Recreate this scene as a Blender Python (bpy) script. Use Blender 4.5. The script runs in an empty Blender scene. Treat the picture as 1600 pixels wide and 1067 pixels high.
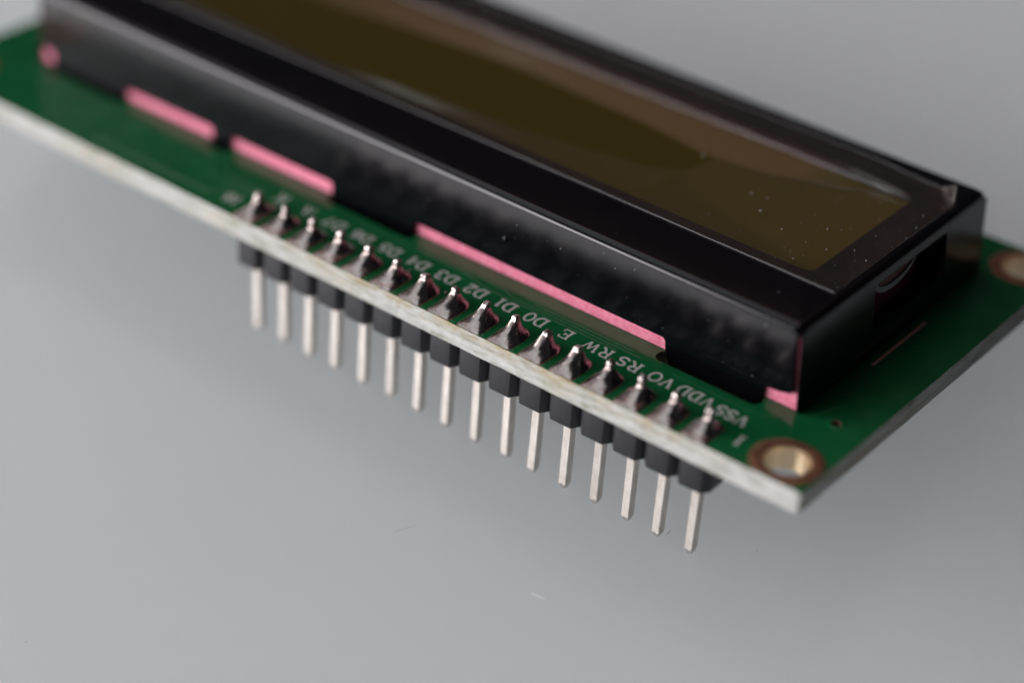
import bpy, bmesh, math, random
from mathutils import Vector, Matrix, noise

S = 0.001                       # everything below is measured in millimetres
scene = bpy.context.scene
C = scene.collection
random.seed(7)

# ---------------------------------------------------------------- module placement
PX1, PY, ZTIP = -8.02, 1.884, -9.868      # pin 1, pin row, pin tip height below the board top
TH = math.atan((-1.6 - ZTIP) / (36.0 - PY))   # the module leans back on its rear edge
TZ = PY * math.sin(TH) - ZTIP * math.cos(TH)
BOARD = Matrix.Translation((0, 0, TZ * S)) @ Matrix.Rotation(-TH, 4, 'X')

# ---------------------------------------------------------------- camera
cd = bpy.data.cameras.new('camera')
cam = bpy.data.objects.new('camera', cd); C.objects.link(cam)
cd.sensor_width = 36.0
cd.lens = 36.0 * 3481.78 / 1600.0
cd.clip_start, cd.clip_end = 0.005, 20.0
cd.dof.use_dof = True
cd.dof.focus_distance = 0.1455
cd.dof.aperture_fstop = 10.0
cam_local = Matrix.LocRotScale(Vector((47.807, -97.498, 79.299)) * S,
                               __import__('mathutils').Euler((0.99024, -0.06536, 0.66444), 'XYZ'), None)
cam.matrix_world = BOARD @ cam_local
scene.camera = cam

# ---------------------------------------------------------------- light
world = bpy.data.worlds.new('World'); scene.world = world
world.use_nodes = True
bg = world.node_tree.nodes['Background']
bg.inputs['Color'].default_value = (0.80, 0.80, 0.92, 1)
bg.inputs['Strength'].default_value = 0.025

def area(name, direction, dist, w, h, power, color):
    ld = bpy.data.lights.new(name, 'AREA'); ld.shape = 'RECTANGLE'
    ld.size, ld.size_y, ld.energy, ld.color = w, h, power, color
    o = bpy.data.objects.new(name, ld); C.objects.link(o)
    d = Vector(direction).normalized()
    o.location = Vector((-0.03, 0.015, 0.0)) + d * dist
    o.rotation_euler = d.to_track_quat('Z', 'Y').to_euler()
    return o
area('window_light', (-0.77, -0.59, 0.34), 1.10, 1.30, 0.52, 28.0, (1.0, 0.965, 0.985))
area('ceiling_bounce', (-0.60, 0.15, 1.0), 1.8, 2.0, 1.6, 10.0, (0.93, 0.97, 1.0))
area('film_reflection_lamp', (-0.45, 0.72, 0.63), 2.2, 1.8, 0.66, 1.5, (1.0, 0.47, 0.42))  # added unseen warm lamp, mirrored as the brown band in the film

scene.view_settings.view_transform = 'Standard'
scene.view_settings.look = 'None'
scene.view_settings.exposure = 0.0
scene.view_settings.gamma = 1.0
scene.cycles.use_denoising = True
scene.cycles.max_bounces = 10

# ---------------------------------------------------------------- materials
def mat(name, base=(.5, .5, .5), rough=.5, metal=0.0, spec=.5, coat=0.0, coat_r=.05):
    m = bpy.data.materials.new(name); m.use_nodes = True
    b = m.node_tree.nodes['Principled BSDF']
    b.inputs['Base Color'].default_value = (*base, 1)
    b.inputs['Roughness'].default_value = rough
    b.inputs['Metallic'].default_value = metal
    b.inputs['Specular IOR Level'].default_value = spec
    b.inputs['Coat Weight'].default_value = coat
    b.inputs['Coat Roughness'].default_value = coat_r
    return m
def nd(m, t, **kw):
    n = m.node_tree.nodes.new(t)
    for k, v in kw.items():
        if k in n.inputs: n.inputs[k].default_value = v
        else: setattr(n, k, v)
    return n
def ln(m, a, b): m.node_tree.links.new(a, b)
def coords(m, scale):
    tc = nd(m, 'ShaderNodeTexCoord'); mp = nd(m, 'ShaderNodeMapping')
    mp.inputs['Scale'].default_value = scale
    ln(m, tc.outputs['Object'], mp.inputs['Vector']); return mp.outputs['Vector']
def noise_tex(m, vec, scale=1.0, detail=4.0, rough=.55):
    n = nd(m, 'ShaderNodeTexNoise', Scale=scale, Detail=detail, Roughness=rough)
    ln(m, vec, n.inputs['Vector']); return n.outputs['Fac']
def ramp(m, fac, stops):
    r = nd(m, 'ShaderNodeValToRGB'); e = r.color_ramp.elements
    while len(e) < len(stops): e.new(0.5)
    for k, (p, c) in enumerate(stops):
        e[k].position = p; e[k].color = (*c, 1) if len(c) == 3 else c
    ln(m, fac, r.inputs['Fac']); return r.outputs['Color']
def bsdf(m): return m.node_tree.nodes['Principled BSDF']
def bump(m, fac, strength, dist):
    b = nd(m, 'ShaderNodeBump', Strength=strength, Distance=dist)
    ln(m, fac, b.inputs['Height']); ln(m, b.outputs['Normal'], bsdf(m).inputs['Normal']); return b
def rough_from(m, fac, lo, hi):
    r = nd(m, 'ShaderNodeMapRange'); r.inputs['To Min'].default_value = lo; r.inputs['To Max'].default_value = hi
    r.inputs['From Min'].default_value = .3; r.inputs['From Max'].default_value = .7
    ln(m, fac, r.inputs['Value']); ln(m, r.outputs['Result'], bsdf(m).inputs['Roughness'])

# table: satin white laminate
M_TABLE = mat('table_laminate', (.60, .615, .64), .20, spec=.28)
v = coords(M_TABLE, (1, 1, 1))
ln(M_TABLE, ramp(M_TABLE, noise_tex(M_TABLE, v, 18, 3), [(.3, (.478, .506, .512)), (.7, (.498, .523, .532))]), bsdf(M_TABLE).inputs['Base Color'])
rough_from(M_TABLE, noise_tex(M_TABLE, v, 60, 4), .17, .25)
b_ = bsdf(M_TABLE); b_.subsurface_method = 'BURLEY'; b_.inputs['Subsurface Weight'].default_value = 1.0; b_.inputs['Subsurface Radius'].default_value = (1, 1, 1); b_.inputs['Subsurface Scale'].default_value = .15
bump(M_TABLE, noise_tex(M_TABLE, v, 9000, 2), .04, .00002)

# green solder mask
M_MASK = mat('solder_mask', (.006, .105, .033), .13, spec=.5)
v = coords(M_MASK, (1, 1, 1))
ln(M_MASK, ramp(M_MASK, noise_tex(M_MASK, v, 350, 4), [(.3, (.004, .080, .024)), (.7, (.006, .108, .034))]), bsdf(M_MASK).inputs['Base Color'])
rough_from(M_MASK, noise_tex(M_MASK, v, 500, 3), .09, .2)
bump(M_MASK, noise_tex(M_MASK, v, 900, 3), .12, .00004)

# milled glass fibre edge
M_FIBRE = mat('glass_fibre', (.66, .64, .57), .62, spec=.3)
v = coords(M_FIBRE, (420, 420, 2600))
n1 = noise_tex(M_FIBRE, v, 1.0, 6, .65)
col = ramp(M_FIBRE, n1, [(.30, (.17, .17, .13)), (.40, (.36, .36, .31)), (.52, (.47, .475, .45)), (.75, (.57, .57, .55))])
v2 = coords(M_FIBRE, (90, 90, 260))
mx = nd(M_FIBRE, 'ShaderNodeMixRGB', blend_type='MULTIPLY'); mx.inputs['Fac'].default_value = .8
ln(M_FIBRE, col, mx.inputs['Color1'])
ln(M_FIBRE, ramp(M_FIBRE, noise_tex(M_FIBRE, v2, 1.0, 3), [(.34, (.86, .80, .66)), (.50, (1, 1, 1))]), mx.inputs['Color2'])
tc = nd(M_FIBRE, 'ShaderNodeTexCoord'); sx_ = nd(M_FIBRE, 'ShaderNodeSeparateXYZ'); ln(M_FIBRE, tc.outputs['Object'], sx_.inputs[0])
mz = nd(M_FIBRE, 'ShaderNodeMapRange'); mz.inputs['From Min'].default_value = -.0010; mz.inputs['From Max'].default_value = -.0001; ln(M_FIBRE, sx_.outputs['Z'], mz.inputs['Value'])
mxx = nd(M_FIBRE, 'ShaderNodeMapRange'); mxx.inputs['From Min'].default_value = -.0045; mxx.inputs['From Max'].default_value = -.012; ln(M_FIBRE, sx_.outputs['X'], mxx.inputs['Value'])
mxl = nd(M_FIBRE, 'ShaderNodeMapRange'); mxl.inputs['From Min'].default_value = -.047; mxl.inputs['From Max'].default_value = -.034; ln(M_FIBRE, sx_.outputs['X'], mxl.inputs['Value'])
mxm = nd(M_FIBRE, 'ShaderNodeMath', operation='MULTIPLY'); ln(M_FIBRE, mxx.outputs[0], mxm.inputs[0]); ln(M_FIBRE, mxl.outputs[0], mxm.inputs[1])
v3 = coords(M_FIBRE, (420, 420, 900)); st = nd(M_FIBRE, 'ShaderNodeMapRange'); st.inputs['From Min'].default_value = .42; st.inputs['From Max'].default_value = .62
ln(M_FIBRE, noise_tex(M_FIBRE, v3, 1.0, 5, .6), st.inputs['Value'])
a1 = nd(M_FIBRE, 'ShaderNodeMath', operation='MULTIPLY'); ln(M_FIBRE, mz.outputs[0], a1.inputs[0]); ln(M_FIBRE, mxm.outputs[0], a1.inputs[1])
a2 = nd(M_FIBRE, 'ShaderNodeMath', operation='MULTIPLY'); ln(M_FIBRE, a1.outputs[0], a2.inputs[0]); ln(M_FIBRE, st.outputs[0], a2.inputs[1])
ms = nd(M_FIBRE, 'ShaderNodeMixRGB'); ln(M_FIBRE, a2.outputs[0], ms.inputs['Fac']); ln(M_FIBRE, mx.outputs['Color'], ms.inputs['Color1']); ms.inputs['Color2'].default_value = (.33, .25, .12, 1)
ln(M_FIBRE, ms.outputs['Color'], bsdf(M_FIBRE).inputs['Base Color'])
bump(M_FIBRE, n1, 1.0, .0002)
M_SLOT_SHADE = mat('slot_wall_shade', (.10, .085, .05), .8, spec=.2)  # board fibre with the shade inside the slots put into its colour

# black enamelled sheet steel
M_BEZEL = mat('black_enamel', (.0018, .0018, .0030), .15, spec=.36)
v = coords(M_BEZEL, (1, 1, 1))
nb = noise_tex(M_BEZEL, v, 2600, 3)
vb = coords(M_BEZEL, (60, 3600, 900))
nb2 = noise_tex(M_BEZEL, vb, 1.0, 3)
ad = nd(M_BEZEL, 'ShaderNodeMath', operation='MULTIPLY_ADD'); ln(M_BEZEL, nb2, ad.inputs[0]); ad.inputs[1].default_value = .8; ln(M_BEZEL, nb, ad.inputs[2])
bump(M_BEZEL, ad.outputs[0], .055, .00003)
rough_from(M_BEZEL, noise_tex(M_BEZEL, v, 300, 4), .16, .20)

# pink silicone
M_PINK = mat('pink_silicone', (.78, .20, .30), .6, spec=.25)
v = coords(M_PINK, (1, 1, 1))
ln(M_PINK, ramp(M_PINK, noise_tex(M_PINK, v, 2600, 5), [(.24, (.30, .05, .08)), (.3, (.72, .17, .27)), (.5, (.80, .23, .34)), (.72, (.86, .32, .42))]), bsdf(M_PINK).inputs['Base Color'])
bump(M_PINK, noise_tex(M_PINK, v, 4200, 2), .2, .00003)
M_PALE = mat('pink_flash', (.55, .42, .40), .6)

# metals
M_SOLDER = mat('solder', (.50, .465, .45), .24, metal=1.0)
v = coords(M_SOLDER, (1, 1, 1))
ns = noise_tex(M_SOLDER, v, 1500, 4, .6)
ln(M_SOLDER, ramp(M_SOLDER, ns, [(.28, (.06, .04, .03)), (.36, (.26, .215, .20)), (.5, (.36, .315, .30)), (.72, (.46, .42, .40))]), bsdf(M_SOLDER).inputs['Base Color'])
rough_from(M_SOLDER, ns, .36, .17)
bump(M_SOLDER, noise_tex(M_SOLDER, v, 1900, 4), .30, .00007)
M_TIN = mat('tinned_pin', (.80, .745, .69), .42, metal=1.0)
v = coords(M_TIN, (1, 1, .25))
nt = noise_tex(M_TIN, v, 5000, 4)
ln(M_TIN, ramp(M_TIN, nt, [(.3, (.54, .49, .44)), (.5, (.64, .595, .55)), (.75, (.70, .66, .615))]), bsdf(M_TIN).inputs['Base Color'])
bump(M_TIN, nt, .15, .00003)
M_COPPER = mat('tarnished_copper', (.42, .205, .115), .38, metal=.75)
v = coords(M_COPPER, (1, 1, 1))
ln(M_COPPER, ramp(M_COPPER, noise_tex(M_COPPER, v, 900, 4), [(.3, (.16, .075, .045)), (.6, (.32, .16, .095)), (.8, (.46, .27, .15))]), bsdf(M_COPPER).inputs['Base Color'])
M_GOLD = mat('plated_barrel', (.80, .62, .40), .34, metal=1.0)
v = coords(M_GOLD, (1, 1, 6))
bump(M_GOLD, noise_tex(M_GOLD, v, 700, 4), .35, .0001)
M_NYLON = mat('black_nylon', (.013, .013, .0155), .40, spec=.45)
v = coords(M_NYLON, (5, 5, .6))
bump(M_NYLON, noise_tex(M_NYLON, v, 900, 3), .25, .00005)
M_INK = mat('silkscreen_ink', (.47, .455, .425), .55)
M_VIA = mat('via_bore', (.09, .035, .022), .6)
M_GLASS = mat('display_glass', (.074, .050, .0022), .10, spec=.3)
M_EPOXY = mat('grey_epoxy', (.16, .165, .175), .45)
M_SEAL = mat('red_seal', (.07, .008, .006), .5)
M_CAVITY_SHADE = mat('cavity_shade_black', (.006, .006, .006), .9, spec=.05)  # black that stands in for the shade inside the side opening
M_DUST = mat('dust', (.46, .46, .46), .8, spec=.2)
M_FIBREDARK = mat('dark_fibre', (.30, .30, .31), .8)
M_FIBREPALE = mat('pale_fibre', (.86, .86, .86), .6)

# protective film: clear, with a faint haze where air lies underneath it
M_FILM = bpy.data.materials.new('clear_film'); M_FILM.use_nodes = True
nt_ = M_FILM.node_tree; nt_.nodes.clear()
out = nd(M_FILM, 'ShaderNodeOutputMaterial')
tr = nd(M_FILM, 'ShaderNodeBsdfTransparent')
df = nd(M_FILM, 'ShaderNodeBsdfDiffuse'); df.inputs['Color'].default_value = (.85, .58, .46, 1)
gl = nd(M_FILM, 'ShaderNodeBsdfGlossy'); gl.inputs['Roughness'].default_value = .13
at = nd(M_FILM, 'ShaderNodeAttribute'); at.attribute_name = 'gap'
v = coords(M_FILM, (1, 1, 1))
hz = noise_tex(M_FILM, v, 260, 6, .7)
mr = nd(M_FILM, 'ShaderNodeMapRange'); ln(M_FILM, hz, mr.inputs['Value'])
mr.inputs['From Min'].default_value = .3; mr.inputs['From Max'].default_value = .75
mr.inputs['To Min'].default_value = .009; mr.inputs['To Max'].default_value = .018
mu = nd(M_FILM, 'ShaderNodeMath', operation='MULTIPLY'); ln(M_FILM, mr.outputs['Result'], mu.inputs[0]); ln(M_FILM, at.outputs['Fac'], mu.inputs[1])
m1 = nd(M_FILM, 'ShaderNodeMixShader'); ln(M_FILM, mu.outputs[0], m1.inputs[0]); ln(M_FILM, tr.outputs[0], m1.inputs[1]); ln(M_FILM, df.outputs[0], m1.inputs[2])
lw = nd(M_FILM, 'ShaderNodeLayerWeight'); lw.inputs['Blend'].default_value = .5
p5 = nd(M_FILM, 'ShaderNodeMath', operation='POWER'); ln(M_FILM, lw.outputs['Facing'], p5.inputs[0]); p5.inputs[1].default_value = 5.0
fr = nd(M_FILM, 'ShaderNodeMath', operation='MULTIPLY_ADD'); ln(M_FILM, p5.outputs[0], fr.inputs[0]); fr.inputs[1].default_value = .96; fr.inputs[2].default_value = .026
m2 = nd(M_FILM, 'ShaderNodeMixShader'); ln(M_FILM, fr.outputs[0], m2.inputs[0]); ln(M_FILM, m1.outputs[0], m2.inputs[1]); ln(M_FILM, gl.outputs[0], m2.inputs[2])
ln(M_FILM, m2.outputs[0], out.inputs['Surface'])
M_RIM = bpy.data.materials.new('film_rim'); M_RIM.use_nodes = True
nt_ = M_RIM.node_tree; nt_.nodes.clear()
out = nd(M_RIM, 'ShaderNodeOutputMaterial'); tr = nd(M_RIM, 'ShaderNodeBsdfTransparent')
df = nd(M_RIM, 'ShaderNodeBsdfDiffuse'); df.inputs['Color'].default_value = (.7, .7, .72, 1)
m1 = nd(M_RIM, 'ShaderNodeMixShader'); m1.inputs[0].default_value = .30
ln(M_RIM, tr.outputs[0], m1.inputs[1]); ln(M_RIM, df.outputs[0], m1.inputs[2]); ln(M_RIM, m1.outputs[0], out.inputs['Surface'])

# ---------------------------------------------------------------- helpers
def finish(name, bm, mats, parent=None, smooth=None, recalc=True):
    if recalc: bmesh.ops.recalc_face_normals(bm, faces=bm.faces)
    bmesh.ops.scale(bm, vec=(S, S, S), verts=bm.verts)
    me = bpy.data.meshes.new(name); bm.to_mesh(me); bm.free()
    for m in (mats if isinstance(mats, (list, tuple)) else [mats]): me.materials.append(m)
    if smooth is not None:
        me.shade_smooth() if smooth >= 180 else me.set_sharp_from_angle(angle=math.radians(smooth))
        if smooth < 180:
            me.polygons.foreach_set('use_smooth', [True] * len(me.polygons))
    o = bpy.data.objects.new(name, me); C.objects.link(o)
    if parent is not None: o.parent = parent
    return o
def copy_part(o, parent, loc=None, name=None):
    c = o.copy(); C.objects.link(c); c.parent = parent
    if loc is not None: c.location = Vector(loc) * S
    return c
def circle(cx, cy, r, n, a0=0.0):
    return [(cx + r * math.cos(a0 + 2 * math.pi * k / n), cy + r * math.sin(a0 + 2 * math.pi * k / n)) for k in range(n)]
def round_poly(pts, n=5):
    """pts: (x, y, r) corners -> polyline with rounded corners"""
    o = []
    m = len(pts)
    for k in range(m):
        p = Vector(pts[k][:2]); a = Vector(pts[k - 1][:2]); b = Vector(pts[(k + 1) % m][:2]); r = pts[k][2]
        if r <= 0: o.append(tuple(p)); continue
        u = (a - p); w = (b - p); lu, lw = u.length, w.length; u.normalize(); w.normalize()
        ang = u.angle(w); t = min(r / math.tan(ang / 2), .49 * lu, .49 * lw)
        for j in range(n + 1):
            s = j / n
            q = (p + u * t) * (1 - s) ** 2 + p * 2 * s * (1 - s) + (p + w * t) * s ** 2
            o.append(tuple(q))
    return o
def fill(bm, loops):
    """loops: lists of BMVerts; fills first loop minus the others, returns faces"""
    es = []
    for lp in loops:
        for k in range(len(lp)):
            a, b = lp[k - 1], lp[k]
            e = bm.edges.get((a, b)) or bm.edges.new((a, b)); es.append(e)
    r = bmesh.ops.triangle_fill(bm, use_beauty=True, use_dissolve=False, edges=es)
    return [g for g in r['geom'] if isinstance(g, bmesh.types.BMFace)]
def sheet(bm, outer, holes, to3, thick):
    """flat plate: 2-D loops mapped by to3(u, v, depth); depth 0 is the outside"""
    tops, bots = [], []
    for lp in [outer] + holes:
        tops.append([bm.verts.new(to3(u, w, 0)) for u, w in lp])
        bots.append([bm.verts.new(to3(u, w, thick)) for u, w in lp])
    fill(bm, tops); fill(bm, bots)
    for t, b in zip(tops, bots):
        for k in range(len(t)): bm.faces.new((t[k - 1], t[k], b[k], b[k - 1]))
def box(bm, x0, x1, y0, y1, z0, z1, bevel=0.0, seg=2):
    r = bmesh.ops.create_cube(bm, size=1.0)
    for w in r['verts']:
        w.co = Vector(((x0 + x1) / 2 + w.co.x * (x1 - x0), (y0 + y1) / 2 + w.co.y * (y1 - y0), (z0 + z1) / 2 + w.co.z * (z1 - z0)))
    if bevel > 0:
        es = list({e for w in r['verts'] for e in w.link_edges})
        bmesh.ops.bevel(bm, geom=es, offset=bevel, segments=seg, profile=.5, affect='EDGES')
def tube(bm, pts, r, n=6, zs=1.0, closed=False):
    pts = [Vector(p) for p in pts]; rings = []
    for k, p in enumerate(pts):
        if closed: d = pts[(k + 1) % len(pts)] - pts[k - 1]
        else: d = pts[min(k + 1, len(pts) - 1)] - pts[max(k - 1, 0)]
        d.normalize(); up = Vector((0, 0, 1))
        side = d.cross(up)
        if side.length < 1e-6: side = Vector((1, 0, 0))
        side.normalize(); up2 = side.cross(d)
        rk = r if not hasattr(r, '__len__') else r[k]
        rings.append([bm.verts.new(p + side * rk * math.cos(2 * math.pi * j / n) + up2 * rk * zs * math.sin(2 * math.pi * j / n)) for j in range(n)])
    for k in range(len(rings) if closed else len(rings) - 1):
        a, b = rings[k], rings[(k + 1) % len(rings)]
        for j in range(n): bm.faces.new((a[j - 1], a[j], b[j], b[j - 1]))
    if not closed: bm.faces.new(rings[0]); bm.faces.new(rings[-1])

# ---------------------------------------------------------------- table
bm = bmesh.new()
box(bm, -900, 500, -500, 900, -28, 0, 2.0, 2)
table = finish('table_top', bm, M_TABLE)
table['kind'] = 'structure'; table['label'] = 'smooth pale grey table top under the display module'

# ---------------------------------------------------------------- module
root = bpy.data.objects.new('display_module', None); C.objects.link(root)
root.empty_display_size = .01
root.matrix_world = BOARD
root['label'] = 'green character display module with black bezel and sixteen pins standing on the table'
root['category'] = 'display module'

# --- circuit board
HOLES = [(-2.42, 2.28), (-2.42, 33.6), (-77.5, 2.28), (-77.5, 33.6)]
RH, RR = 1.5, 2.38
TABS = [(-14.75, -7.35), (-43.7, -36.3), (-55.5, -54.0), (-73.2, -65.0)]
def slot_loop(x0, x1, y0, y1):
    r = (y1 - y0) / 2 * .98
    return round_poly([(x0, y0, r), (x1, y0, r), (x1, y1, r), (x0, y1, r)], 6)
SLOTS = [slot_loop(a - .3, b + .35, 5.9 if k == 0 else 6.25, 7.25) for k, (a, b) in enumerate(TABS)]
SLOTS += [slot_loop(a, b, 30.2, 31.6) for a, b in ((-16, -8), (-44, -36), (-73, -65))]
VIA = (-2.25, 7.83)
def outline():
    o = []
    n = 380
    for k in range(n + 1): o.append((-.18 - (80 - .36) * k / n, 0.0, 'f'))
    o += [(-79.95, .05, 'l'), (-80, .18, 'l'), (-80, 18, 'l'), (-80, 36, 'l')]
    o += [(-40, 36, 'b'), (0, 36, 'r')]
    n = 150
    for k in range(1, n): o.append((0.0, 36 - (36 - .18) * k / n, 'r'))
    o += [(0.0, .18, 'r'), (-.05, .05, 'c')]
    return o
OUT = outline()
LEV = [(0, .03), (-.10, -.015), (-.34, -.05), (-.60, -.02), (-.78, .03), (-1.0, .0), (-1.28, -.045), (-1.5, -.01), (-1.6, .05)]
bm = bmesh.new()
rows = []
for li, (z, off) in enumerate(LEV):
    row = []
    for (x, y, t) in OUT:
        d = off
        p = Vector((x * 1.1, y * 1.1, li * .9))
        jag = noise.noise(p * .5) * .07 + noise.noise(p * 2.2) * .05 + noise.noise(p * 5.5) * .045
        if li in (0, len(LEV) - 1): jag *= .4
        d += jag
        if t == 'f': q = (x, y + d, z)
        elif t in 'rc': q = (x - d * .5, y + (d if t == 'c' else 0), z)
        else: q = (x, y, z)
        row.append(bm.verts.new(q))
    rows.append(row)
loops2 = [circle(x, y, RH, 40) for x, y in HOLES] + SLOTS + [circle(*VIA, .3, 14)]
tops = [[bm.verts.new((x, y, 0)) for x, y in lp] for lp in loops2]
bots = [[bm.verts.new((x, y, -1.6)) for x, y in lp] for lp in loops2]
for f in fill(bm, [rows[0]] + tops): f.material_index = 0
for f in fill(bm, [rows[-1]] + bots): f.material_index = 0
for r0, r1 in zip(rows, rows[1:]):
    for k in range(len(r0)):
        f = bm.faces.new((r0[k - 1], r0[k], r1[k], r1[k - 1])); f.material_index = 1
for t, b in zip(tops, bots):
    for k in range(len(t)):
        f = bm.faces.new((t[k - 1], t[k], b[k], b[k - 1])); f.material_index = 2
board = finish('circuit_board', bm, [M_MASK, M_FIBRE, M_SLOT_SHADE], root, 35)
board['label'] = 'green circuit board with pale rough-cut glass fibre edges'

# mounting rings and barrels
for k, (hx, hy) in enumerate(HOLES):
    bm = bmesh.new()
    n = 56
    def cl(v_, a, b): return max(a, min(b, v_))
    prof = [(RR, .004), (RR - .06, .022), (RH + .05, .024), (RH - .04, .0), (RH - .05, -1.6), (RH + .3, -1.625)]
    rings = []
    for r, z in prof:
        rings.append([bm.verts.new((cl(hx + r * math.cos(2 * math.pi * j / n), -79.9, -.12), cl(hy + r * math.sin(2 * math.pi * j / n), .14, 35.9), z)) for j in range(n)])
    for i, (a, b) in enumerate(zip(rings, rings[1:])):
        for j in range(n):
            f = bm.faces.new((a[j - 1], a[j], b[j], b[j - 1])); f.material_index = 0 if i < 2 else 1
    ring = finish('mounting_ring', bm, [M_COPPER, M_GOLD], board, 40, recalc=False)
    me = ring.data; me.flip_normals()
bm = bmesh.new()
n = 20; prof = [(.62, .004), (.58, .02), (.34, .024), (.27, 0), (.26, -1.2)]
rings = [[bm.verts.new((VIA[0] + r * math.cos(2 * math.pi * j / n), VIA[1] + r * math.sin(2 * math.pi * j / n), z)) for j in range(n)] for r, z in prof]
for i, (a, b) in enumerate(zip(rings, rings[1:])):
    for j in range(n):
        f = bm.faces.new((a[j - 1], a[j], b[j], b[j - 1])); f.material_index = 0 if i < 2 else 1
bm.faces.new(rings[-1]).material_index = 1
finish('via', bm, [M_MASK, M_VIA], board, 40)
M_TRACE = mat('masked_copper', (.006, .105, .037), .15)
# raised traces below the mask
def trace(pts, w):
    bm = bmesh.new(); tube(bm, [(x, y, .0) for x, y in pts], w, 8, .14); finish('trace', bm, M_TRACE, board, 60)
trace([(-17.2, 4.97), (-28.0, 4.97), (-30.2, 5.5), (-40, 5.5)], .07)
trace([(-15.6, 5.30), (-26.2, 5.30), (-27.0, 5.75), (-35.5, 5.75)], .07)
trace([(-16.4, 5.62), (-24.5, 5.62)], .07)
trace([(-47.5, 3.2), (-52, 3.2), (-54, 5.2), (-64, 5.2)], .10)
trace([(-47.2, 3.9), (-51.2, 3.9), (-52.8, 5.6), (-60, 5.6)], .10)
trace([(-62, 1.3), (-50.5, 1.3), (-49.6, 2.6)], .12)
trace([(-12.9, 5.25), (-9.5, 5.25), (-6.2, 5.25), (-3.9, 7.2), (-3.2, 9.5)], .07)
bm = bmesh.new(); box(bm, -4.08, -3.84, 15.2, 22.3, 0.004, .03, .008, 1)
o = finish('orange_strip', bm, mat('strip_orange_brown', (.50, .25, .18), .5, metal=.2), board); o['label'] = 'thin orange-brown strip beside the bezel'  # narrow raised strip in an even orange-brown

# --- solder pads, solder joints, pins, header blocks
def pad_radius(a, hw=.95, yb=1.02, yf=1.80, pw=14):
    """distance from pin to footprint edge at angle a (a = -90 deg points to the board edge)"""
    c, s = math.cos(a), math.sin(a)
    if s <= 0:
        t = 1e9
        if abs(c) > 1e-6: t = min(t, hw / abs(c))
        if s < -1e-6: t = min(t, yf / -s)
        # soften the outer corners
        q = ((abs(c) / hw) ** pw + (abs(s) / yf) ** pw) ** (-1 / pw)
        return min(t, q)
    return 1 / math.sqrt((c / hw) ** 2 + (s / yb) ** 2)
NA = 52
bm = bmesh.new()
r1 = [bm.verts.new((pad_radius(2 * math.pi * j / NA) * 1.04 * math.cos(2 * math.pi * j / NA), max(-1.815, pad_radius(2 * math.pi * j / NA) * 1.04 * math.sin(2 * math.pi * j / NA)), .004)) for j in range(NA)]
r2 = [bm.verts.new((w.co.x * .96, w.co.y * .98, .022)) for w in r1]
for j in range(NA): bm.faces.new((r1[j - 1], r1[j], r2[j], r2[j - 1]))
bm.faces.new(r2)
pad0 = finish('solder_pad', bm, M_COPPER, board, 40)

def solder_joint(i):
    rnd = random.Random(100 + i)
    bm = bmesh.new()
    fin = 4 <= i <= 9
    h = rnd.uniform(.88, 1.06) if fin else rnd.uniform(.58, .80); tip = rnd.uniform(1.28, 1.40) if fin else rnd.uniform(1.36, 1.50)
    lean = (rnd.uniform(-.05, .09), rnd.uniform(-.03, .12))
    pw = rnd.uniform(1.35, 1.7) if fin else rnd.uniform(1.5, 2.1); rp = rnd.uniform(.25, .30); so = rnd.random() * 50
    K = 18
    rings = []
    for k in range(K + 1):
        t = k / K
        ring = []
        for j in range(NA):
            a = 2 * math.pi * j / NA
            R = (pad_radius(a) * max(0, 1 - t * 2.2) + pad_radius(a, pw=2.6) * min(1, t * 2.2)) * (1 + .05 * noise.noise(Vector((math.cos(a) * 1.4 + so, math.sin(a) * 1.4, i))))
            if math.sin(a) < -.5: R = min(R, 1.80 / abs(math.sin(a)))
            sq = rp * min(1 / max(abs(math.cos(a)), abs(math.sin(a))), 1.22)
            r = R + (sq - R) * t
            z = h * t ** pw + .03 + .05 * math.sin(min(1, t * 6) * math.pi / 2)
            if t > 0: z += (.09 * noise.noise(Vector((r * math.cos(a) * 1.5 + so, r * math.sin(a) * 1.5, 3.3))) + .03 * noise.noise(Vector((r * math.cos(a) * 4 + so, r * math.sin(a) * 4, 7.3)))) * math.sin(math.pi * t)
            if k == 0: z = .018
            ring.append(bm.verts.new((r * math.cos(a) + lean[0] * t * t * .3, r * math.sin(a) + lean[1] * t * t * .3, z)))
        rings.append(ring)
    z0 = h + .08
    for t, s in ((.35, .95), (.65, .92), (.85, .86), (.95, .72), (1.0, .42)):
        ring = []
        for j in range(NA):
            a = 2 * math.pi * j / NA
            sq = rp * s * min(1 / max(abs(math.cos(a)), abs(math.sin(a))), 1.22)
            wob = 1 + .16 * noise.noise(Vector((math.cos(a) * 1.3 + so, math.sin(a) * 1.3, t * 2 + i)))
            ring.append(bm.verts.new((sq * wob * math.cos(a) + lean[0] * (.3 + .7 * t), sq * wob * math.sin(a) + lean[1] * (.3 + .7 * t),
                                      z0 + (tip - z0) * t + .05 * (math.sin(a + so)) * t)))
        rings.append(ring)
    for a, b in zip(rings, rings[1:]):
        for j in range(NA): bm.faces.new((a[j - 1], a[j], b[j], b[j - 1]))
    bm.faces.new(rings[-1])
    o = finish('solder_joint', bm, M_SOLDER, root, 60)
    o.location = Vector((PX1 - 2.54 * i, PY, 0)) * S

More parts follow.
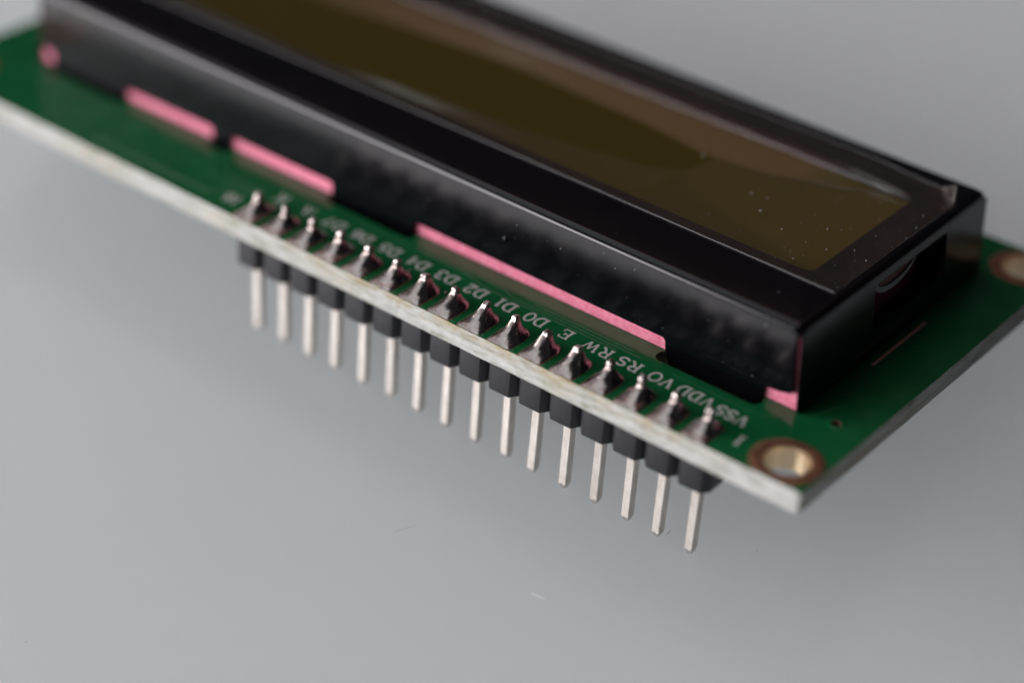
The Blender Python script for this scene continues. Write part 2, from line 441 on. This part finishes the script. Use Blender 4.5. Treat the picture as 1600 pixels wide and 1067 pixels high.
# pin: square wire with a chamfered tip
bm = bmesh.new()
w = .32; prof = [(w, .55), (w, ZTIP + .42), (w * .96, ZTIP + .34), (w * .52, ZTIP + .03), (w * .45, ZTIP)]
rings = []
for r, z in prof:
    c = r * .82
    rings.append([bm.verts.new((x, y, z)) for x, y in ((r, -c), (r, c), (c, r), (-c, r), (-r, c), (-r, -c), (-c, -r), (c, -r))])
for a, b in zip(rings, rings[1:]):
    for j in range(8): bm.faces.new((a[j - 1], a[j], b[j], b[j - 1]))
bm.faces.new(rings[0]); bm.faces.new(rings[-1])
pin0 = finish('pin', bm, M_TIN, root)

def header_block(seed):
    rnd = random.Random(seed)
    bm = bmesh.new()
    hx, hy, c, nk = 1.268, 1.24, .46, .80
    base = [(-.82, -hy), (.82, -hy), (hx, -nk), (hx, nk), (.82, hy), (-.82, hy), (-hx, nk), (-hx, -nk)]
    zt, zb = -1.63, -4.10
    loop = round_poly([(x, y, .07) for x, y in base], 2)
    levels = [(zt, 1.0), (zt - .06, 1.0), (zb + .10, 1.0), (zb + .02, .985), (zb, .95)]
    rings = []
    for li, (z, s) in enumerate(levels):
        ring = []
        for x, y in loop:
            zz = z
            if li >= 2 and abs(x) > .9: zz += .16 + rnd.uniform(-.05, .08)      # torn snap-off web
            ring.append(bm.verts.new((x if abs(x) > 1.2 else x * s, y * s, zz)))
        rings.append(ring)
    for a, b in zip(rings, rings[1:]):
        for j in range(len(loop)): bm.faces.new((a[j - 1], a[j], b[j], b[j - 1]))
    bm.faces.new(rings[0]); bm.faces.new(rings[-1])
    return finish('header_block', bm, M_NYLON, root, 30)
blocks = [header_block(s) for s in range(4)]
for i in range(16):
    loc = (PX1 - 2.54 * i, PY, 0)
    if i == 0: pad0.location = Vector(loc) * S; pin0.location = Vector(loc) * S
    else:
        copy_part(pad0, board, loc); p_ = copy_part(pin0, root, loc)
        p_.rotation_euler = (math.radians(random.gauss(0, .35)), math.radians(random.gauss(0, .45)), math.radians(random.gauss(0, 2)))
    if i < 4: blocks[i].location = Vector(loc) * S
    else: copy_part(blocks[(i * 3 + i // 4) % 4], root, loc)
    solder_joint(i)
# beads of solder spatter
for (x, y, r) in ((-45.4, 2.9, .16), (-29.6, 2.55, .11), (-33.2, 3.05, .08)):
    bm = bmesh.new(); bmesh.ops.create_icosphere(bm, subdivisions=2, radius=r, matrix=Matrix.Translation((x, y, r * .8)))
    finish('solder_bead', bm, M_SOLDER, board, 180)

# --- silkscreen lettering (read from the far side of the board)
def arc(cx, cy, rx, ry, a0, a1, n=9):
    return [(cx + rx * math.cos(math.radians(a0 + (a1 - a0) * k / n)), cy + ry * math.sin(math.radians(a0 + (a1 - a0) * k / n))) for k in range(n + 1)]
T, t_ = 1.0, .62     # thick and thin strokes
G = {
 'V': (.80, [(T, [(.12, 1), (.42, .02)]), (t_, [(.70, 1), (.42, .02)]), (t_, [(0, 1), (.27, 1)]), (t_, [(.56, 1), (.82, 1)])]),
 'S': (.64, [(T, arc(.31, .745, .23, .24, 35, 180, 7) + arc(.31, .745, .23, .24, 180, 262, 5)[1:] + [(.36, .49)] + arc(.33, .26, .25, .25, 72, -90, 8) + arc(.33, .26, .26, .25, -90, -150, 4)[1:]),
             (t_, [(.53, .80), (.53, .99)]), (t_, [(.08, .02), (.08, .24)])]),
 'D': (.80, [(T, [(.17, 0), (.17, 1)]), (t_, [(.02, 0), (.40, 0)]), (t_, [(.02, 1), (.40, 1)]), (T, arc(.38, .5, .36, .5, 90, -90, 12))]),
 'O': (.80, [(T * .9, arc(.40, .5, .34, .5, 0, 360, 20))]),
 'R': (.84, [(T, [(.17, 0), (.17, 1)]), (t_, [(.02, 0), (.33, 0)]), (t_, [(.02, 1), (.42, 1)]), (T, arc(.42, .755, .22, .245, 90, -90, 9)), (t_, [(.42, .51), (.17, .51)]), (T, [(.42, .50), (.68, .02), (.84, 0)])]),
 'W': (1.06, [(T, [(.10, 1), (.30, .02)]), (t_, [(.53, .9), (.30, .02)]), (T, [(.53, .9), (.76, .02)]), (t_, [(.97, 1), (.76, .02)]), (t_, [(0, 1), (.22, 1)]), (t_, [(.86, 1), (1.06, 1)])]),
 'E': (.76, [(T, [(.17, 0), (.17, 1)]), (t_, [(.02, 0), (.70, 0), (.72, .26)]), (t_, [(.02, 1), (.68, 1), (.70, .76)]), (t_, [(.17, .52), (.48, .52)]), (t_, [(.48, .38), (.48, .66)])]),
 'A': (.80, [(t_, [(.12, 0), (.40, 1)]), (T, [(.40, 1), (.70, 0)]), (t_, [(.22, .33), (.60, .33)]), (t_, [(0, 0), (.25, 0)]), (t_, [(.56, 0), (.84, 0)])]),
 'K': (.84, [(T, [(.17, 0), (.17, 1)]), (t_, [(.02, 0), (.33, 0)]), (t_, [(.02, 1), (.33, 1)]), (t_, [(.70, 1), (.17, .42)]), (T, [(.34, .60), (.72, 0)]), (t_, [(.58, 0), (.84, 0)]), (t_, [(.56, 1), (.82, 1)])]),
 '0': (.66, [(T * .9, arc(.33, .5, .27, .5, 0, 360, 20))]),
 '1': (.50, [(T, [(.26, 0), (.26, 1)]), (t_, [(.08, .82), (.26, 1)]), (t_, [(.06, 0), (.46, 0)])]),
 '2': (.64, [(T, arc(.31, .72, .24, .27, 165, -30, 9) + [(.06, .03)]), (T, [(.05, .03), (.58, .03)]), (t_, [(.58, .03), (.60, .2)])]),
 '3': (.64, [(T, arc(.30, .75, .22, .24, 160, -80, 9)), (T, arc(.30, .26, .26, .26, 80, -160, 10))]),
 '4': (.66, [(T, [(.44, 0), (.44, 1)]), (t_, [(.44, 1), (.03, .30), (.62, .30)]), (t_, [(.28, 0), (.60, 0)])]),
 '5': (.64, [(t_, [(.12, .98), (.54, .98)]), (t_, [(.12, .98), (.09, .55)]), (T, arc(.30, .31, .27, .31, 140, -160, 12))]),
 '6': (.66, [(T, arc(.33, .30, .26, .29, 0, 360, 16)), (T, [(.07, .30), (.10, .62), (.24, .90), (.48, 1.0)])]),
 '7': (.64, [(T, [(.06, .97), (.58, .97), (.28, 0)]), (t_, [(.06, .97), (.06, .78)])]),
}
def lettering(text, cx, cy, h, squeeze=1.0):
    wtot = sum(G[c][0] for c in text) + .10 * (len(text) - 1)
    bm = bmesh.new(); u = -wtot / 2
    for c in text:
        w_, strokes = G[c]
        for th, pl in strokes:
            pts = []
            for (x, y), (x2, y2) in zip(pl, pl[1:]):
                for k in range(2): pts.append((x + (x2 - x) * k / 2, y + (y2 - y) * k / 2))
            pts.append(pl[-1])
            p3 = [(-(u + x) * h * squeeze, -(y - .5) * h, .004) for x, y in pts]
            tube(bm, p3, .092 * h * th, 6, .14)
        u += w_ + .10
    o = finish('silkscreen_label', bm, M_INK, board, 60)
    o.location = (cx * S, cy * S, 0)
    o['label'] = 'white printed lettering %s' % text
NAMES = ['VSS', 'VDD', 'VO', 'RS', 'RW', 'E', 'D0', 'D1', 'D2', 'D3', 'D4', 'D5', 'D6', 'D7', 'A', 'K']
for i, s in enumerate(NAMES):
    x = PX1 - 2.54 * i
    if s == 'VSS': x += .45
    if s == 'VDD': x += .12
    lettering(s, x, 4.22 if i else 4.02, 1.02, 1.08 if len(s) < 3 else 1.02)
lettering('1', -5.75, 2.05, 1.05); lettering('16', -48.6, 1.75, 1.05)

# --- bezel
BX0, BX1, BY0, BY1, H, RB, TK = -5.10, -73.95, 6.9, 31.1, 6.2, .55, .32
WX0, WX1, WY0, WY1 = -8.3, -70.6, 13.0, 26.3
bm = bmesh.new()
n = 5
def rrect(x1, x0, y0, y1, r):
    return round_poly([(x1, y0, r), (x0, y0, r), (x0, y1, r), (x1, y1, r)], n)
# rounded shoulder: loft from the flat top to the walls
def shoulder(ins):
    rr = []
    for k in range(8):
        a = math.pi / 2 * k / 7
        d = (RB - ins) * (1 - math.sin(a)) + ins
        z = H - ins - (RB - ins) * (1 - math.cos(a))
        lp = rrect(BX1 + d, BX0 - d, BY0 + d, BY1 - d, max(.12, RB - d + .12))
        rr.append([bm.verts.new((x, y, z)) for x, y in lp])
    return rr
outer = shoulder(0.0); inner = shoulder(TK)
for sh in (outer, inner):
    for a, b in zip(sh, sh[1:]):
        for j in range(len(a)): bm.faces.new((a[j - 1], a[j], b[j], b[j - 1]))
for j in range(len(outer[-1])): bm.faces.new((outer[-1][j - 1], outer[-1][j], inner[-1][j], inner[-1][j - 1]))
# top plate with the window
wl = round_poly([(WX1, WY0, .9), (WX0, WY0, .9), (WX0, WY1, .5), (WX1, WY1, .9)], 6)
wo = [bm.verts.new((x, y, H)) for x, y in wl]
wo1 = [bm.verts.new((x, y, H - .06)) for x, y in [(-39.4 + (x + 39.4) * .9986, 19.65 + (y - 19.65) * .9925) for x, y in wl]]
wi = [bm.verts.new((x.co.x, x.co.y, H - TK)) for x in wo1]
fill(bm, [outer[0], wo]); fill(bm, [inner[0], wi])
for a, b in ((wo, wo1), (wo1, wi)):
    for j in range(len(a)): bm.faces.new((a[j - 1], a[j], b[j], b[j - 1]))
# front wall with its feet and openings
ZW = H - RB - .001
def front_profile():
    zb = -1.45
    p = [(BX0 - .42, ZW, 0), (BX0 - .50, 5.2, .1), (BX0 - .46, 1.15, .55), (-7.30, 1.0, .12)]
    p += [(-7.38, zb, .5), (-14.0, zb, .6), (-14.72, .2, .5), (-14.85, 1.12, .35)]
    p += [(-36.25, 1.08, .25), (-36.3, zb, .5), (-43.7, zb, .5), (-43.72, 1.2, .3)]
    p += [(-53.9, 1.1, .25), (-54.0, zb, .4), (-55.5, zb, .4), (-55.55, 1.15, .25)]
    p += [(-65.0, 1.0, .25), (-65.05, zb, .5), (-72.7, zb, .5), (-72.7, 1.2, .2)]
    p += [(BX1 + .3, 1.3, .4), (BX1 + .42, ZW, 0)]
    return round_poly(p, 5)
sheet(bm, front_profile(), [], lambda u, w_, d: (u, BY0 + d, w_), TK)
def back_profile():
    p = [(BX0 - .42, ZW, 0), (BX0 - .3, .02, .2), (BX1 + .3, .02, .2), (BX1 + .42, ZW, 0)]
    return round_poly(p, 4)
sheet(bm, back_profile(), [], lambda u, w_, d: (u, BY1 - d, w_), TK)
side = round_poly([(BY0 + .05, ZW, 0), (BY0 + .12, 5.3, 0), (BY0 + .12, .03, .12), (BY1 - .02, .03, .12), (BY1 - .05, ZW, 0)], 4)
cut = round_poly([(16.0, 2.05, .12), (25.5, 1.95, .25), (25.4, 5.32, .2), (15.9, 5.36, .12)], 4)
sheet(bm, side, [cut], lambda u, w_, d: (BX0 - d, u, w_), .14)
sheet(bm, side, [], lambda u, w_, d: (BX1 + d, u, w_), .2)
# side walls splay outwards a little towards the board
for w_ in bm.verts:
    k = .50 * (1 - max(0, w_.co.z) / H)
    if w_.co.x > -5.7: w_.co.x += k
    elif w_.co.x < -73.4: w_.co.x -= k
    # slight hand-formed waviness of the sheet
    w_.co.y += .03 * noise.noise(Vector((w_.co.x * .08, 0, 1)))
bezel = finish('bezel', bm, M_BEZEL, root, 40)
bezel['label'] = 'black enamelled sheet metal bezel with bent locking feet'
# paint nibs on the bezel
for (x, y, z, r) in ((-28.17, BY0, 3.05, .20), (-8.53, 9.57, H, .10), (-20.2, 8.2, H, .05), (-9.9, 29.5, H, .14)):
    bm = bmesh.new(); bmesh.ops.create_icosphere(bm, subdivisions=2, radius=r, matrix=Matrix.Translation((x, y, z)))
    finish('paint_nib', bm, M_BEZEL, bezel, 180)
# --- pink frame
bm = bmesh.new()
ya, yb, xa, xb = BY0 + .36, BY1 - .6, BX1 + .28, BX0 - .28
sheet(bm, round_poly([(xa, ya, .05), (xb, ya, .05), (xb, 15.3, 0), (-7.6, 15.3, 0), (-7.6, 26.2, 0), (xb, 26.2, 0), (xb, yb, .05), (xa, yb, .05)], 2), [], lambda u, w_, d: (u, w_, .03 + d), 5.27)
for w_ in bm.verts: w_.co.x += (.5 if w_.co.x > -40 else -.5) * (1 - w_.co.z / H)
# hollow behind the side opening: the frame has a recess there
frame = finish('inner_frame', bm, M_PINK, root)
frame['label'] = 'pink silicone frame showing under the bezel'
# --- display glass
bm = bmesh.new()
box(bm, WX1 - 1.5, WX0 + 1.5, WY0 - 1.5, WY1 + 1.5, 5.32, H - TK - .04, .03, 1)
screen = finish('display_glass', bm, M_GLASS, root); screen['label'] = 'dark olive display glass under the film'
ZG = H - TK - .04
# --- end seal seen through the side opening
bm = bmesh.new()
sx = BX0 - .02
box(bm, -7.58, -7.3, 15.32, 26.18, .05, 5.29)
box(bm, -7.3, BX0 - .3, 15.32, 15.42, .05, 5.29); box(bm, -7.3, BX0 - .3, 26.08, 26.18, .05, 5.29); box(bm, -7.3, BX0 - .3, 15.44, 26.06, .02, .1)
finish('side_shade_panels', bm, M_CAVITY_SHADE, root)  # added black panels, painted shade for the hollow behind the side opening
bm = bmesh.new()
arcp = [(18.9 + 2.75 * math.cos(a), 5.35 + 1.55 * math.sin(a)) for a in [math.pi + math.pi * k / 24 for k in range(25)]]
arci = [(18.95 + 2.55 * math.cos(a), 5.40 + 1.15 * math.sin(a)) for a in [math.pi + math.pi * k / 24 for k in range(25)]]
X0, X1, XR = sx - 1.2, sx - .12, sx - .26
vo0 = [bm.verts.new((X0, y, z)) for y, z in arcp]; vo1 = [bm.verts.new((X1, y, z)) for y, z in arcp]
vi1 = [bm.verts.new((X1, y, z)) for y, z in arci]; vi0 = [bm.verts.new((XR, y, z)) for y, z in arci]
for a, b in ((vo0, vo1), (vo1, vi1), (vi1, vi0)):
    for k in range(24): bm.faces.new((a[k], a[k + 1], b[k + 1], b[k]))
f = bm.faces.new(vi0); f.material_index = 1
finish('end_seal', bm, [M_EPOXY, M_SEAL], root, 40)

# --- protective film
FX0, FX1, FY0, FY1 = -5.85, -73.2, 11.85, 28.9
def interp(tab, x):
    if x >= tab[0][0]: return tab[0][1]
    for (xa, ya), (xb, yb) in zip(tab, tab[1:]):
        if xb <= x <= xa:
            s = (x - xb) / (xa - xb); s = s * s * (3 - 2 * s) * .35 + s * .65
            return yb + (ya - yb) * s
    return tab[-1][1]
CUP = [(-8.6, 26.6), (-10.5, 25.7), (-13.4, 24.1), (-17.5, 22.4), (-20, 21.95), (-23, 21.9), (-28.6, 22.6), (-34.4, 22.9), (-40, 23.1), (-50, 22.3), (-57.4, 21.2), (-64, 20.6), (-72, 20)]
CLO = [(-21.6, 20.3), (-22.0, 19.0), (-22.8, 18.3), (-24.85, 17.43), (-29.6, 16.36), (-31.7, 15.93), (-36.35, 15.4), (-44.5, 14.6), (-50, 13.3), (-58, 13.1), (-72, 13.1)]
xs = []; x = FX0
while x > FX1: xs.append(x); x -= .10 if x > -12 else .35
xs.append(FX1)
ys = [FY0 + (FY1 - FY0) * k / 110 for k in range(111)]
def film_z(x, y):
    top = H + .035
    # the loose far edge of the film stands a little proud of the bezel
    lift = .34 * min(1, max(0, (-8.6 - x) / 4.0)) * min(1, max(0, (x - WX1) / 4.0))
    if not (WX1 < x < WX0 and WY0 < y < WY1): return top + (lift if y > 20 else 0), 1.0
    yu, yl = interp(CUP, x), interp(CLO, x)
    D = top - (ZG + .035)
    s = 0.0
    if y > yu: s = (y - yu) / max(2.4, WY1 - yu) * (1 + lift / D)
    elif x > -21.9: s = max(0, min(1, (x + 21.9) / 13.6)) ** 1.3 * .96
    if y < yl or x > -21.9:
        e = max(0, (yl - y)) / max(.2, yl - WY0) if x <= -21.9 else max(0, (18.5 - y) / 5.5) ** 2
        s = max(s, e)
    # inside the wetted-out patch the film clings to the glass
    dlo = min(1, max(0, (yl - y) / .5 + .5)); dup = min(1, max(0, (y - yu) / .3 + .5)); dx = min(1, max(0, (x + 21.75) / .5 + .5))
    g = max(dlo if x <= -21.4 else 1, dup, dx)
    return ZG + .035 + D * (s if y > yu else min(1, s)), g
P1, P2 = Vector((-7.5, 28.7)), Vector((-5.85, 27.5))
fd = (P2 - P1).normalized(); fn = Vector((-fd.y, fd.x)); fn = fn if fn.dot(Vector((1, 1))) > 0 else -fn
bm = bmesh.new(); gv = []
lay = bm.verts.layers.float.new('gap')
for x in xs:
    col = []
    for y in ys:
        z, g = film_z(x, y)
        xx, yy = x, y
        if y > 27.9 and x < -9: yy += .10 * noise.noise(Vector((x * .6, 3, 1)))
        q = Vector((x, y)) - P1; d = q.dot(fn)
        if d > 0 and x > -9 and y > 26:
            al = math.radians(68); base = P1 + fd * q.dot(fd)
            xx, yy = base + fn * d * math.cos(al); z += d * math.sin(al)
        elif x > -13 and y > 26.5:
            z += .10 * max(0, 1 - abs(d) / 2.5) ** 2
        z += .012 * noise.noise(Vector((x * .35, y * .5, 9)))
        w_ = bm.verts.new((xx, yy, z)); w_[lay] = g; col.append(w_)
    gv.append(col)
for a, b in zip(gv, gv[1:]):
    for j in range(len(ys) - 1): bm.faces.new((a[j], a[j + 1], b[j + 1], b[j]))
film = finish('protective_film', bm, [M_FILM, M_RIM], root, 180)
sol = film.modifiers.new('thickness', 'SOLIDIFY'); sol.thickness = .05 * S; sol.offset = 1; sol.material_offset_rim = 1
film['label'] = 'clear protective film with a curled corner over the display'
# dust on the film
bm = bmesh.new(); rnd = random.Random(5)
DST = [(-16.89, 19.29, .075), (-15.72, 19.47, .06), (-15.11, 17.65, .08), (-12.7, 16.48, .06), (-10.46, 18.56, .045), (-9.69, 19.09, .03), (-10.63, 16.1, .04), (-10.75, 14.4, .035), (-10.11, 13.69, .05), (-9.08, 16.14, .045), (-7.65, 17.31, .045), (-6.43, 16.71, .05), (-5.95, 21.08, .04), (-6.15, 22.79, .035), (-22.37, 21.6, .09), (-6.6, 24.59, .04)]
for k in range(170):
    DST.append((-6 - abs(rnd.gauss(0, 9)), rnd.uniform(12.2, 27.8), abs(rnd.gauss(0, .010)) + .006))
for (x, y, r) in DST:
    z, g = film_z(x, y)
    bmesh.ops.create_icosphere(bm, subdivisions=1, radius=r, matrix=Matrix.Translation((x, y, z + .05 + r * .3)) @ Matrix.Rotation(rnd.random() * 3, 4, 'Z') @ Matrix.Diagonal((1, rnd.uniform(.5, 1), .5, 1)))
d = finish('dust', bm, M_DUST, film, 180); d['kind'] = 'stuff'
# dust on the bezel front
bm = bmesh.new()
for k in range(40):
    x, z, r = rnd.uniform(-40, -6), rnd.uniform(1.2, 5.4), abs(rnd.gauss(0, .012)) + .01
    bmesh.ops.create_icosphere(bm, subdivisions=1, radius=r, matrix=Matrix.Translation((x, BY0 - r * .2, z)))
d = finish('dust', bm, M_DUST, bezel, 180); d['kind'] = 'stuff'

# ---------------------------------------------------------------- things on the table
def table_at(u, v):
    """point of the table seen through pixel (u, v) of the photograph, used once to place the marks"""
    M = cam.matrix_world
    d = M.to_3x3() @ Vector(((u - 800) / 3481.78, -(v - 533.5) / 3481.78, -1)); o = M.translation
    return (o + d * (-o.z / d.z)) / S
def fibre(name, pix, r, m, label):
    pts = [table_at(*p) for p in pix]
    base = pts[0].copy()
    bm = bmesh.new(); tube(bm, [p - base + Vector((0, 0, r)) for p in pts], r, 5)
    o = finish(name, bm, m); o.location = base * S; o['label'] = label; o['category'] = 'fibre'
fibre('fibre', [(614, 833), (622, 829), (632, 826), (642, 823), (651, 820)], .012, M_FIBREDARK, 'fine dark curved fibre lying on the table below the pins')
fibre('fibre', [(830, 926), (838, 930), (845, 933), (851, 935)], .016, M_FIBREPALE, 'short pale fibre on the table nearest the lower edge')
fibre('fibre', [(1041, 836), (1045, 832), (1048, 828)], .02, M_FIBREDARK, 'tiny dark fibre beside the tip of the second pin')
bm = bmesh.new()
for (u, v, r) in ((340, 746, .07), (1183, 861, .06), (41, 1002, .07), (1600 - 20, 660, .06), (760, 640, .04), (945, 900, .04), (250, 880, .03), (560, 960, .03)):
    p = table_at(u, v)
    bmesh.ops.create_icosphere(bm, subdivisions=1, radius=r, matrix=Matrix.Translation(p + Vector((0, 0, r * .3))) @ Matrix.Diagonal((1, .7, .5, 1)))
d = finish('dust', bm, M_FIBREDARK, None, 180); d['kind'] = 'stuff'; d['label'] = 'specks of dust scattered on the table'
